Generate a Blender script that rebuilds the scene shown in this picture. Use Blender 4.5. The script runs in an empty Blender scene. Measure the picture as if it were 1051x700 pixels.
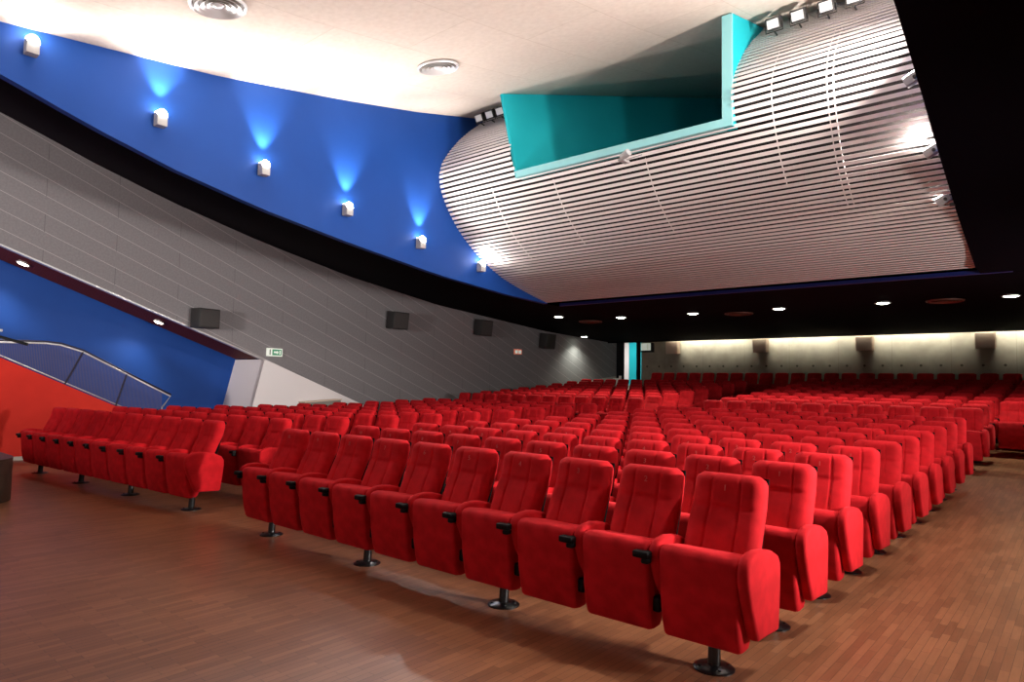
import bpy, bmesh, math, random
import numpy as np
from mathutils import Vector, Matrix
random.seed(4)
SC = bpy.context.scene
COL = SC.collection

# ------------------------------------------------------------------ materials
def mat(name, col, rough=0.6, metal=0.0, emit=None, estr=0.0, spec=0.5):
    m = bpy.data.materials.new(name); m.use_nodes = True
    b = m.node_tree.nodes['Principled BSDF']
    b.inputs['Base Color'].default_value = (*col, 1)
    b.inputs['Roughness'].default_value = rough
    b.inputs['Metallic'].default_value = metal
    b.inputs['Specular IOR Level'].default_value = spec
    if emit:
        b.inputs['Emission Color'].default_value = (*emit, 1)
        b.inputs['Emission Strength'].default_value = estr
    return m

def N(m, t, **kw):
    n = m.node_tree.nodes.new(t)
    for k, v in kw.items(): setattr(n, k, v)
    return n

def L(m, a, b): m.node_tree.links.new(a, b)

def noisy(m, c1, c2, scale, bump=0.0, detail=4.0, dist=0.02, lo=0.35, hi=0.65):
    """colour varies between c1 and c2 by noise, optional bump"""
    b = m.node_tree.nodes['Principled BSDF']
    tc = N(m, 'ShaderNodeTexCoord')
    no = N(m, 'ShaderNodeTexNoise'); no.inputs['Scale'].default_value = scale; no.inputs['Detail'].default_value = detail
    L(m, tc.outputs['Object'], no.inputs['Vector'])
    r = N(m, 'ShaderNodeValToRGB')
    r.color_ramp.elements[0].position = lo; r.color_ramp.elements[1].position = hi
    r.color_ramp.elements[0].color = (*c1, 1); r.color_ramp.elements[1].color = (*c2, 1)
    L(m, no.outputs['Fac'], r.inputs['Fac']); L(m, r.outputs['Color'], b.inputs['Base Color'])
    if bump:
        bp = N(m, 'ShaderNodeBump'); bp.inputs['Strength'].default_value = bump; bp.inputs['Distance'].default_value = dist
        L(m, no.outputs['Fac'], bp.inputs['Height']); L(m, bp.outputs['Normal'], b.inputs['Normal'])
    return r

M = {}
M['velvet'] = mat('red_velvet', (.55, .006, .012), .85, spec=.25)
noisy(M['velvet'], (.50, .004, .009), (.66, .008, .016), 9, .25, 6, .004)
_b = M['velvet'].node_tree.nodes['Principled BSDF']
_b.inputs['Sheen Weight'].default_value = .4; _b.inputs['Sheen Tint'].default_value = (1, .06, .07, 1); _b.inputs['Sheen Roughness'].default_value = .4
M['black'] = mat('black_plastic', (.005, .005, .006), .6, spec=.2)
M['shell'] = mat('matt_black_shell', (.008, .005, .005), .9, spec=.05)
M['steel_black'] = mat('black_steel', (.007, .007, .008), .28, spec=.6)
M['number'] = mat('number_thread', (.55, .10, .09), .8)
M['soffit'] = mat('black_paint', (.0035, .0022, .0042), .8, spec=.02)
M['backing'] = mat('black_backing', (.02, .017, .017), .9, spec=.1)
M['blue'] = mat('blue_paint', (.007, .055, .275), .55, spec=.2)
noisy(M['blue'], (.0065, .051, .26), (.0078, .058, .29), 1.2, 0, 3)
M['bluetrim'] = mat('dark_blue_paint', (.010, .02, .16), .5)
M['redwall'] = mat('red_paint', (.60, .022, .010), .7, spec=.25)
noisy(M['redwall'], (.55, .019, .009), (.64, .025, .012), 1.5, 0, 3)
M['white'] = mat('white_paint', (.90, .84, .84), .7, spec=.25)
M['teal'] = mat('teal_paint', (.012, .42, .49), .6, spec=.2)
noisy(M['teal'], (.010, .40, .47), (.014, .44, .51), 1.2, 0, 2)
M['lamp_white'] = mat('white_lamp_metal', (.34, .33, .33), .5)
M['pale_metal'] = mat('pale_metal', (.62, .60, .60), .3, .6)
M['chrome'] = mat('brushed_metal', (.74, .74, .75), .35, .2)
M['teal_lit'] = mat('lit_teal_edge', (.26, .60, .63), .5, spec=.3)  # booth teal lightened: the stronger light on the frame edges is in the colour
M['copper'] = mat('brown_vent_metal', (.13, .045, .03), .5, .2)
M['speaker_dark'] = mat('charcoal_speaker', (.022, .020, .020), .6)
M['speaker_grille'] = mat('charcoal_cloth', (.038, .034, .034), .85)
noisy(M['speaker_grille'], (.05, .045, .044), (.07, .063, .062), 220, .4, 2)
M['speaker_tan'] = mat('tan_speaker', (.74, .58, .46), .6)
M['darkwood'] = mat('dark_wood', (.035, .020, .014), .45)
noisy(M['darkwood'], (.028, .016, .011), (.045, .026, .018), 6, .1, 5)
M['grey_box'] = mat('warm_grey_paint', (.27, .24, .21), .6)
M['skirt'] = mat('pale_skirting', (.52, .48, .42), .6)
M['green'] = mat('sign_green', (.05, .22, .12), .5, emit=(.10, .35, .2), estr=.35)
M['sign_white'] = mat('sign_white', (.8, .82, .76), .5, emit=(.85, .95, .8), estr=.35)
M['sign_dark'] = mat('sign_dark', (.02, .03, .025), .6)
M['orange_sign'] = mat('sign_red', (.5, .08, .04), .5, emit=(1, .3, .2), estr=.3)
M['lens'] = mat('uplight_lens', (1, 1, 1), .4, emit=(1, .93, .84), estr=60)
M['down_lens'] = mat('downlight_lens', (1, 1, 1), .4, emit=(.92, 1, .82), estr=22)
M['warm_lens'] = mat('recess_light_lens', (1, 1, 1), .4, emit=(1, .86, .68), estr=16)
M['cove_tube'] = mat('cove_tube', (1, 1, 1), .4, emit=(1, .95, .80), estr=3)
M['flood_glass'] = mat('flood_glass', (.55, .55, .55), .12, emit=(1, .95, .9), estr=.12)
M['curtain'] = mat('black_curtain', (.006, .006, .008), .9)
M['mesh'] = mat('railing_mesh_metal', (.07, .07, .19), .6)
M['rail_dark'] = mat('dark_rail_metal', (.03, .025, .05), .4, .3)
M['dark_red_slats'] = mat('dark_red_slats', (.10, .014, .010), .6, spec=.2)

# slats: warm white lacquer
M['slat'] = mat('white_slats', (.84, .775, .76), .5, spec=.3)

# ceiling: beige board with faint joints
m = M['ceil'] = mat('beige_ceiling', (.60, .51, .42), .85, spec=.15)
r = noisy(m, (.635, .55, .485), (.70, .615, .545), 14, .15, 8, .01, .3, .7)
br = N(m, 'ShaderNodeTexBrick'); tc = N(m, 'ShaderNodeTexCoord'); mp = N(m, 'ShaderNodeMapping')
mp.inputs['Rotation'].default_value = (0, 0, math.radians(90))
L(m, tc.outputs['Object'], mp.inputs['Vector']); L(m, mp.outputs['Vector'], br.inputs['Vector'])
br.inputs['Scale'].default_value = 1; br.inputs['Brick Width'].default_value = 2.4; br.inputs['Row Height'].default_value = 1.2
br.inputs['Mortar Size'].default_value = .008
br.inputs['Color1'].default_value = (1, 1, 1, 1); br.inputs['Color2'].default_value = (.95, .95, .95, 1); br.inputs['Mortar'].default_value = (.86, .84, .82, 1)
mx = N(m, 'ShaderNodeMix', data_type='RGBA', blend_type='MULTIPLY'); mx.inputs[0].default_value = 1
L(m, r.outputs['Color'], mx.inputs[6]); L(m, br.outputs['Color'], mx.inputs[7])
L(m, mx.outputs[2], m.node_tree.nodes['Principled BSDF'].inputs['Base Color'])

# parquet: short strips running front to back
m = M['floor'] = mat('strip_parquet', (.3, .15, .08), .34, spec=.45)
b = m.node_tree.nodes['Principled BSDF']
tc = N(m, 'ShaderNodeTexCoord'); mp = N(m, 'ShaderNodeMapping'); mp.inputs['Rotation'].default_value = (0, 0, math.radians(90))
L(m, tc.outputs['Object'], mp.inputs['Vector'])
br = N(m, 'ShaderNodeTexBrick'); L(m, mp.outputs['Vector'], br.inputs['Vector'])
br.offset = .37; br.offset_frequency = 2; br.squash = 1
for k, v in {'Scale': 1, 'Brick Width': .33, 'Row Height': .05, 'Mortar Size': .0012, 'Bias': 0.0}.items(): br.inputs[k].default_value = v
br.inputs['Color1'].default_value = (.23, .090, .043, 1); br.inputs['Color2'].default_value = (.35, .147, .071, 1); br.inputs['Mortar'].default_value = (.07, .032, .018, 1)
no = N(m, 'ShaderNodeTexNoise'); no.inputs['Scale'].default_value = 1; no.inputs['Detail'].default_value = 6
mp2 = N(m, 'ShaderNodeMapping'); mp2.inputs['Scale'].default_value = (60, 5, 5)
L(m, tc.outputs['Object'], mp2.inputs['Vector']); L(m, mp2.outputs['Vector'], no.inputs['Vector'])
mr = N(m, 'ShaderNodeMapRange'); mr.inputs[3].default_value = .78; mr.inputs[4].default_value = 1.2
L(m, no.outputs['Fac'], mr.inputs[0])
mx = N(m, 'ShaderNodeMix', data_type='RGBA', blend_type='MULTIPLY'); mx.inputs[0].default_value = 1
L(m, br.outputs['Color'], mx.inputs[6]); L(m, mr.outputs[0], mx.inputs[7]); L(m, mx.outputs[2], b.inputs['Base Color'])
n2 = N(m, 'ShaderNodeTexNoise'); n2.inputs['Scale'].default_value = .9; n2.inputs['Detail'].default_value = 4
L(m, tc.outputs['Object'], n2.inputs['Vector'])
mr2 = N(m, 'ShaderNodeMapRange'); mr2.inputs[3].default_value = .26; mr2.inputs[4].default_value = .44
L(m, n2.outputs['Fac'], mr2.inputs[0]); L(m, mr2.outputs[0], b.inputs['Roughness'])

# grey acoustic boards with sloping pale joints (object coords: y along the wall, z up)
m = M['grey'] = mat('grey_acoustic_board', (.10, .095, .10), .85, spec=.15)
b = m.node_tree.nodes['Principled BSDF']
r = noisy(m, (.218, .203, .211), (.25, .233, .241), 26, .12, 8, .01)
tc = N(m, 'ShaderNodeTexCoord'); sx = N(m, 'ShaderNodeSeparateXYZ'); L(m, tc.outputs['Object'], sx.inputs[0])
def mth(m, op, a, bb=None):
    n = N(m, 'ShaderNodeMath', operation=op)
    for i, v in enumerate((a, bb)):
        if v is None: continue
        if isinstance(v, (int, float)): n.inputs[i].default_value = v
        else: L(m, v, n.inputs[i])
    return n.outputs[0]
v = mth(m, 'ADD', mth(m, 'MULTIPLY', sx.outputs['Y'], .41), sx.outputs['Z'])
vs = mth(m, 'DIVIDE', v, .355)
fr = mth(m, 'FRACT', vs)
line = mth(m, 'LESS_THAN', fr, .035)
row = mth(m, 'FLOOR', vs)
u = mth(m, 'ADD', mth(m, 'DIVIDE', sx.outputs['Y'], 2.6), mth(m, 'MULTIPLY', row, .5))
seam = mth(m, 'LESS_THAN', mth(m, 'FRACT', u), .003)
mxl = N(m, 'ShaderNodeMix', data_type='RGBA'); L(m, line, mxl.inputs[0])
L(m, r.outputs['Color'], mxl.inputs[6]); mxl.inputs[7].default_value = (.42, .385, .385, 1)
mxs = N(m, 'ShaderNodeMix', data_type='RGBA'); L(m, seam, mxs.inputs[0])
L(m, mxl.outputs[2], mxs.inputs[6]); mxs.inputs[7].default_value = (.12, .11, .115, 1)
L(m, mxs.outputs[2], b.inputs['Base Color'])

# exposed concrete with a row of formwork holes
m = M['concrete'] = mat('concrete', (.4, .37, .3), .9, spec=.15)
b = m.node_tree.nodes['Principled BSDF']
r = noisy(m, (.33, .305, .245), (.43, .40, .325), 2.2, .3, 10, .01)
tc = N(m, 'ShaderNodeTexCoord'); sx = N(m, 'ShaderNodeSeparateXYZ'); L(m, tc.outputs['Object'], sx.inputs[0])
dx = mth(m, 'SUBTRACT', mth(m, 'FLOORED_MODULO', sx.outputs['X'], .55), .275)
dz = mth(m, 'SUBTRACT', sx.outputs['Z'], 2.43)
d2 = mth(m, 'ADD', mth(m, 'MULTIPLY', dx, dx), mth(m, 'MULTIPLY', dz, dz))
hole = mth(m, 'LESS_THAN', d2, .0016)
seam = mth(m, 'LESS_THAN', mth(m, 'FLOORED_MODULO', sx.outputs['X'], 1.65), .012)
mxl = N(m, 'ShaderNodeMix', data_type='RGBA'); L(m, hole, mxl.inputs[0]); L(m, r.outputs['Color'], mxl.inputs[6]); mxl.inputs[7].default_value = (.10, .09, .07, 1)
mxs = N(m, 'ShaderNodeMix', data_type='RGBA'); L(m, seam, mxs.inputs[0]); L(m, mxl.outputs[2], mxs.inputs[6]); mxs.inputs[7].default_value = (.27, .25, .2, 1)
L(m, mxs.outputs[2], b.inputs['Base Color'])

# ------------------------------------------------------------------ mesh helpers
class MB:
    def __init__(s): s.bm = bmesh.new()
    def quad(s, *p):
        return s.bm.faces.new([s.bm.verts.new(q) for q in p])
    def box(s, lo, hi, bev=0.0, seg=2, rot=None, piv=None):
        a = Vector(lo); c = Vector(hi)
        mid = (a + c) / 2
        r = bmesh.ops.create_cube(s.bm, size=1, matrix=Matrix.Translation(mid) @ Matrix.Diagonal((*(c - a), 1)))
        vs = r['verts']
        if bev:
            es = list({e for v in vs for e in v.link_edges})
            g = bmesh.ops.bevel(s.bm, geom=es, offset=bev, segments=seg, affect='EDGES', profile=.5)
            vs = list({v for f in g['faces'] for v in f.verts} | {v for v in vs if v.is_valid})
        if rot is not None:
            bmesh.ops.rotate(s.bm, verts=vs, cent=Vector(piv) if piv is not None else mid, matrix=rot)
        return vs
    def cyl(s, p, q, r1, r2=None, n=20, cap=True):
        p = Vector(p); q = Vector(q); d = q - p
        mt = Matrix.Translation((p + q) / 2) @ d.to_track_quat('Z', 'Y').to_matrix().to_4x4()
        return bmesh.ops.create_cone(s.bm, cap_ends=cap, segments=n, radius1=r1, radius2=r1 if r2 is None else r2, depth=d.length, matrix=mt)['verts']
    def tube(s, pts, r, n=10):
        pts = [Vector(p) for p in pts]; rings = []
        for i, p in enumerate(pts):
            d = (pts[min(i + 1, len(pts) - 1)] - pts[max(i - 1, 0)]).normalized()
            up = Vector((1, 0, 0)) if abs(d.x) < .9 else Vector((0, 1, 0))
            a = d.cross(up).normalized(); b2 = d.cross(a)
            rings.append([s.bm.verts.new(p + (a * math.cos(t) + b2 * math.sin(t)) * r) for t in (2 * math.pi * k / n for k in range(n))])
        for r0, r1 in zip(rings, rings[1:]):
            for k in range(n): s.bm.faces.new([r0[k], r0[(k + 1) % n], r1[(k + 1) % n], r1[k]])
        s.bm.faces.new(rings[0][::-1]); s.bm.faces.new(rings[-1])
    def lathe(s, prof, c, n=32):
        """prof: (r, z) about vertical axis through c"""
        rings = []
        for r, z in prof:
            if r < 1e-6: rings.append([s.bm.verts.new((c[0], c[1], c[2] + z))])
            else: rings.append([s.bm.verts.new((c[0] + r * math.cos(2 * math.pi * k / n), c[1] + r * math.sin(2 * math.pi * k / n), c[2] + z)) for k in range(n)])
        for a, b in zip(rings, rings[1:]):
            for k in range(n):
                k2 = (k + 1) % n
                f = [a[k % len(a)], a[k2 % len(a)], b[k2 % len(b)], b[k % len(b)]]
                f = list(dict.fromkeys(f))
                if len(f) > 2: s.bm.faces.new(f)
    def loft(s, prof, xs, insets):
        """closed (y,z) profile swept along x with per-section inset (rounded ends)"""
        P = np.array(prof, float); n = len(P)
        nx = np.roll(P, -1, 0) - np.roll(P, 1, 0)
        nn = np.stack([nx[:, 1], -nx[:, 0]], 1); nn /= np.linalg.norm(nn, axis=1)[:, None]
        area = .5 * np.sum(P[:, 0] * np.roll(P[:, 1], -1) - np.roll(P[:, 0], -1) * P[:, 1])
        if area < 0: nn = -nn
        rings = [[s.bm.verts.new((x, *(P[i] - nn[i] * ins))) for i in range(n)] for x, ins in zip(xs, insets)]
        for a, b in zip(rings, rings[1:]):
            for k in range(n): s.bm.faces.new([a[k], a[(k + 1) % n], b[(k + 1) % n], b[k]])
        s.bm.faces.new(rings[0]); s.bm.faces.new(rings[-1][::-1])
    def prism_yz(s, poly, x0, x1):
        a = [s.bm.verts.new((x0, y, z)) for y, z in poly]; b = [s.bm.verts.new((x1, y, z)) for y, z in poly]
        n = len(poly)
        s.bm.faces.new(a); s.bm.faces.new(b[::-1])
        for k in range(n): s.bm.faces.new([a[k], b[k], b[(k + 1) % n], a[(k + 1) % n]])
    def grid(s, rows):
        vs = [[s.bm.verts.new(p) for p in r] for r in rows]
        for a, b in zip(vs, vs[1:]):
            for k in range(len(a) - 1): s.bm.faces.new([a[k], a[k + 1], b[k + 1], b[k]])
    def mesh(s, name, m, smooth=False, angle=None):
        bmesh.ops.recalc_face_normals(s.bm, faces=s.bm.faces[:])
        if smooth:
            for f in s.bm.faces: f.smooth = True
            if angle:
                for e in s.bm.edges:
                    if len(e.link_faces) == 2 and e.calc_face_angle(0) > math.radians(angle): e.smooth = False
        me = bpy.data.meshes.new(name); s.bm.to_mesh(me); s.bm.free()
        me.materials.append(m); return me
    def build(s, name, m, parent=None, smooth=False, angle=None):
        return link(name, s.mesh(name, m, smooth, angle), parent)

def link(name, me, parent=None):
    o = bpy.data.objects.new(name, me); COL.objects.link(o)
    if parent is not None: o.parent = parent
    return o
def tag(o, label, cat, group=None, kind=None):
    o['label'] = label; o['category'] = cat
    if group: o['group'] = group
    if kind: o['kind'] = kind
    return o
def thing(name, loc, label, cat, group=None, rz=0):
    o = bpy.data.objects.new(name, None); COL.objects.link(o); o.empty_display_size = .1
    o.location = loc; o.rotation_euler = (0, 0, rz)
    return tag(o, label, cat, group)
def struct(o): o['kind'] = 'structure'; return o
def copy_tree(o, parent=None):
    c = o.copy(); COL.objects.link(c)
    if parent is not None: c.parent = parent
    for ch in list(o.children): copy_tree(ch, c)
    return c
def light(name, typ, loc, parent, energy, col, aim=None, **kw):
    d = bpy.data.lights.new(name, typ); d.energy = energy; d.color = col
    for k, v in kw.items(): setattr(d, k, v)
    o = bpy.data.objects.new(name, d); COL.objects.link(o); o.location = loc
    if parent is not None: o.parent = parent
    if aim is not None: o.rotation_euler = Vector(aim).to_track_quat('-Z', 'Y').to_euler()
    return o

# ------------------------------------------------------------------ levels and curves of the hall
def floor_z(y): return .0035 * max(0.0, y - 6.3) ** 2
CY = [-6, 1.86, 4.43, 6.65, 8.32, 9.78, 10.17, 17.2]; CZ = [5.70, 5.77, 6.06, 6.44, 6.77, 7.12, 7.22, 8.91]
def ceil_z(y): return float(np.interp(y, CY, CZ))
BY = [-6, 1.89, 2.83, 3.92, 5.25, 6.88, 8.96, 10.99, 12.45]; BZ = [7.6, 5.15, 4.83, 4.52, 4.24, 3.99, 3.72, 3.56, 3.5]
def blue_z(y): return float(np.interp(y, BY, BZ))
GY = [-6, 3.08, 4.76, 6.35, 8.49, 11.13, 14.46, 19.97, 25]; GZ = [9.6, 6.63, 6.04, 5.56, 5.04, 4.52, 4.06, 3.61, 3.42]
def grey_top(y): return float(np.interp(y, GY, GZ))
def grey_bot(y): return 4.09 - .361 * (y - 3.21)
XL, XB, XR, XE, YB = -15.5, -9.62, -1.27, 3.6, 25.0      # left wall, blue wall, right opening edge, right wall, back wall

# ------------------------------------------------------------------ setting
b = MB(); ys = [-6 + .5 * k for k in range(69)]
b.grid([[(x, y, floor_z(y)) for x in (-17.2, -12, -8, -4, 0, XE)] for y in ys])
struct(b.build('floor', M['floor'], smooth=True))

b = MB(); ys = np.linspace(-6, 17.2, 66)
b.grid([[(x, y, ceil_z(y)) for x in (XB, -7, -4, XR)] for y in ys])
struct(b.build('ceiling', M['ceil'], smooth=True))

# blue upper wall on the left and its twin on the right
ys = list(np.linspace(-6, 12.45, 40))
b = MB(); b.prism_yz([(y, blue_z(y)) for y in ys] + [(y, ceil_z(y) + .15) for y in ys[::-1]], XB - .12, XB)
struct(b.build('wall_left_upper', M['blue']))
RY = [-6, 3.9, 6.79, 7.76, 9.17, 10.64, 12.28]; RZ = [6.2, 6.02, 5.22, 4.90, 4.39, 3.92, 3.5]
def right_z(y): return float(np.interp(y, RY, RZ))
ys = list(np.linspace(-6, 12.28, 40))
b = MB(); b.prism_yz([(y, min(right_z(y), ceil_z(y) - .02) + .02) for y in ys] + [(y, ceil_z(y) + .15) for y in ys[::-1]], XR, XR + .12)
struct(b.build('wall_right_upper', M['blue']))

# black soffits: left (rises to the grey wall), rear (flat), right
b = MB(); rows = []
for y in list(np.linspace(-6, 12.45, 32)) + list(np.linspace(12.9, 24.3, 16)):
    zi = blue_z(y) if y <= 12.45 else 3.5 - .1 * (y - 12.45) / 11.85
    rows.append([(XB + (XL - .1 - XB) * t, y, zi + (grey_top(y) - zi) * t ** 1.3) for t in np.linspace(0, 1, 9)])
b.grid(rows); struct(b.build('ceiling_soffit_left', M['soffit'], smooth=True))
b = MB(); rows = []
for y in np.linspace(12.95, 24.3, 12):
    rows.append([(x, y, 3.5 - .1 * (y - 12.45) / 11.85) for x in (XB, -5, XR, XE)])
b.grid(rows); struct(b.build('ceiling_soffit_rear', M['soffit']))
b = MB(); b.grid([[(x, y, min(right_z(y), ceil_z(y)) - .0) for x in (XR - .01, 1, XE)] for y in list(np.linspace(-6, 12.28, 32)) + [12.95]])
struct(b.build('ceiling_soffit_right', M['soffit'], smooth=True))
# blue upstand on the front edge of the rear soffit
b = MB(); b.box((XB, 12.92, 3.495), (XR + .4, 12.98, 3.56)); struct(b.build('trim_soffit_edge', M['bluetrim']))
b = MB(); b.box((XB, 12.40, 3.60), (XE, 13.0, 3.66)); struct(b.build('trim_soffit_back', M['backing']))
# lips of the rear soffit so that the lamp slot behind it stays dark
b = MB(); b.box((XL, 24.27, 3.40), (XE, 24.33, 3.62)); struct(b.build('trim_cove_edge', M['soffit']))
b = MB(); b.quad((XL, 24.0, 4.25), (XE, 24.0, 4.25), (XE, YB, 4.25), (XL, YB, 4.25)); b.quad((XL, 24.0, 3.6), (XE, 24.0, 3.6), (XE, 24.0, 4.25), (XL, 24.0, 4.25))
struct(b.build('ceiling_cove', M['white']))

# walls that close the hall
b = MB(); b.box((-14.3, YB, -.2), (XE, YB + .2, 4.3)); struct(b.build('wall_back', M['concrete']))
b = MB(); b.box((-15.7, YB, 3.46), (-14.3, YB + .2, 4.3)); struct(b.build('wall_back_lintel', M['soffit']))
b = MB(); b.box((XE, -6, -.2), (XE + .2, YB, 10)); struct(b.build('wall_right', M['soffit']))
b = MB(); b.box((-17.2, -6.2, -.2), (XE, -6, 10)); struct(b.build('wall_front', M['soffit']))
# grey sloping fascia
ys = list(np.linspace(-6, 25, 48)); yend = 13.75
b = MB()
top = [(y, grey_top(y) + .03) for y in ys]
bot = [(-6, grey_bot(-6)), (8.67, grey_bot(8.67)), (yend, floor_z(yend) - .02), (19, floor_z(19) - .05), (25, floor_z(25) - .05)]
b.prism_yz(bot + top[::-1], XL - .16, XL); struct(b.build('wall_left', M['grey']))
b = MB(); dn = .035
b.prism_yz([(-6, grey_bot(-6) - dn), (8.67, grey_bot(8.67) - dn), (8.67, grey_bot(8.67)), (-6, grey_bot(-6))], XL - .1, XL + .012)
struct(b.build('trim_left', M['pale_metal']))
# alcove below the fascia: red parapet, blue rear wall, slatted soffit, white end
def red_top(y): return 1.95 - .464 * (y - 3.35)
b = MB(); b.prism_yz([(-6, -.02), (7.5, -.02), (7.5, max(.02, red_top(7.5))), (-6, red_top(-6))], XL - .28, XL - .1); struct(b.build('wall_parapet', M['redwall']))
b = MB(); b.prism_yz([(1.5, 0), (5.9, 0), (5.9, .07), (1.5, .07)], XL - .1, XL - .085); struct(b.build('baseboard_left', M['skirt']))
b = MB(); b.box((-17.2, -6, -.02), (-17.0, 9, 8)); struct(b.build('wall_alcove', M['blue']))
b = MB(); nb = 12
for k in range(nb):
    x0 = XL - .16 - 1.34 * k / nb; x1 = x0 - 1.34 / nb + .025
    b.prism_yz([(-6, grey_bot(-6) + .02), (8.67, grey_bot(8.67) + .02), (8.67, grey_bot(8.67) + .06), (-6, grey_bot(-6) + .06)], x1, x0)
b.prism_yz([(-6, grey_bot(-6) + .06), (8.67, grey_bot(8.67) + .06), (8.67, grey_bot(8.67) + .1), (-6, grey_bot(-6) + .1)], -17.0, XL - .1)
struct(b.build('ceiling_alcove', M['dark_red_slats']))
b = MB(); b.prism_yz([(8.67, grey_bot(8.67)), (8.17, 0), (yend, floor_z(yend) - .02)], XL - .15, XL - .012)
b.bm.faces.new([b.bm.verts.new(p) for p in ((XL - .015, 8.67, grey_bot(8.67)), (-17.0, 8.67, grey_bot(8.67)), (-17.0, 8.17, 0), (XL - .015, 8.17, 0))])
struct(b.build('wall_left_lower', M['white']))
# pale stringer that climbs along the left wall to the rear door
b = MB(); b.prism_yz([(18.6, 1.18), (24.9, 1.90), (24.9, 2.02), (18.6, 1.30)], XL, XL + .04); struct(b.build('trim_stringer', M['skirt']))

# rear door opening: lobby beyond
b = MB()
b.quad((-17.2, 28, 1.2), (-15.35, 28, 1.2), (-15.35, 28, 4), (-17.2, 28, 4))
b.box((-17.3, YB + .2, 1.2), (-17.2, 28, 4)); struct(b.build('wall_lobby', M['white']))
b = MB(); b.box((-16.62, 27.9, 1.2), (-14.2, 27.98, 4)); b.box((-14.3, YB + .2, 1.2), (-14.2, 28, 4)); struct(b.build('wall_lobby_right', M['teal']))
b = MB(); b.box((-17.2, YB, 1.1), (-14.2, 28, 1.22)); b.box((-17.2, YB, 3.9), (-14.2, 28, 4)); struct(b.build('floor_lobby', M['white']))
light('lobby_lamp', 'AREA', (-15.9, 26.6, 3.85), None, 60, (1, .97, .92), (0, 0, -1), size=1.2)

# ------------------------------------------------------------------ slatted belly over the rear of the hall
PF = [(10.25, 7.26), (10.0, 7.04), (9.72, 6.82), (9.4, 6.52), (9.15, 6.22), (8.97, 5.95), (8.90, 5.70), (8.94, 5.45), (9.05, 5.22), (9.2, 5.0), (9.42, 4.74), (9.68, 4.52), (9.95, 4.33), (10.35, 4.10), (10.82, 3.90), (11.35, 3.75), (11.9, 3.62), (12.42, 3.52)]
def spline(pts, n):
    P = np.array(pts); d = np.r_[0, np.cumsum(np.hypot(*np.diff(P, axis=0).T))]
    s = np.linspace(0, d[-1], n); Q = np.stack([np.interp(s, d, P[:, 0]), np.interp(s, d, P[:, 1])], 1)
    for _ in range(4): Q[1:-1] = .25 * Q[:-2] + .5 * Q[1:-1] + .25 * Q[2:]
    return Q, d[-1]
Q, LEN = spline(PF, 200)
dd = np.r_[0, np.cumsum(np.hypot(*np.diff(Q, axis=0).T))]
def prof(s):
    p = np.array([np.interp(s, dd, Q[:, 0]), np.interp(s, dd, Q[:, 1])]); s2 = min(s + .03, dd[-1]); s1 = max(0, s - .03)
    t = np.array([np.interp(s2, dd, Q[:, 0]) - np.interp(s1, dd, Q[:, 0]), np.interp(s2, dd, Q[:, 1]) - np.interp(s1, dd, Q[:, 1])]); t /= np.linalg.norm(t)
    return p, t, np.array([-t[1] * -1, t[0] * -1]) * 1.0
FY = 8.97                                                  # front plane of the projection window
def jamb_left(z, y): return -7.63 - .25 * (z - 5.28) + .37 * (y - FY)
WX1 = -3.70
b = MB(); npitch = 68; pitch = dd[-1] / npitch
for k in range(npitch):
    s = pitch * (k + .5); p, t, nrm = prof(s)
    back = np.array([-t[1], t[0]])                          # away from the hall
    if back[0] < 0 and back[1] < 0: back = -back
    if back @ np.array([11.5 - p[0], 6.2 - p[1]]) < 0: back = -back
    w, th = .0275, .014
    sect = [p - t * w, p + t * w, p + t * w * .85 + back * th, p - t * w * .85 + back * th]
    spans = [(XB + .005, XR - .005)]
    if p[1] > 5.30: spans = [(XB + .005, jamb_left(p[1], p[0]) - .02), (WX1, XR - .005)]
    for x0, x1 in spans: b.prism_yz([tuple(q) for q in sect], x0, x1)
struct(b.build('wall_slats', M['slat']))
b = MB(); rows1 = []; rows2 = []; rows3 = []
for s in np.linspace(0, dd[-1], 60):
    p, t, nrm = prof(s); back = np.array([-t[1], t[0]])
    if back @ np.array([11.5 - p[0], 6.2 - p[1]]) < 0: back = -back
    q = p + back * .10
    if p[1] > 5.20:
        rows1.append([(XB, *q), (jamb_left(q[1], q[0]) - .03, *q)]); rows2.append([(WX1 - .05, *q), (XR, *q)])
    if p[1] < 5.36: rows3.append([(XB, *q), (XR, *q)])
b.grid(rows1); b.grid(rows2); b.grid(rows3); struct(b.build('wall_slat_backing', M['backing']))
# pale hanger rods seen between the slats
b = MB()
for x, s0, s1 in ((-8.4, 2.6, 4.4), (-7.0, 2.7, 4.2), (-5.2, 2.7, 4.2), (-3.2, 1.4, 3.6), (-2.5, 1.2, 4.2), (-2.42, 1.2, 4.2)):
    pts = []
    for s in np.linspace(s0, s1, 24):
        p, t, nrm = prof(s); back = np.array([-t[1], t[0]])
        if back @ np.array([11.5 - p[0], 6.2 - p[1]]) < 0: back = -back
        pts.append((x + .05 * math.sin(s), *(p + back * .05)))
    b.tube(pts, .008, 6)
struct(b.build('trim_slat_hangers', M['slat']))

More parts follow.
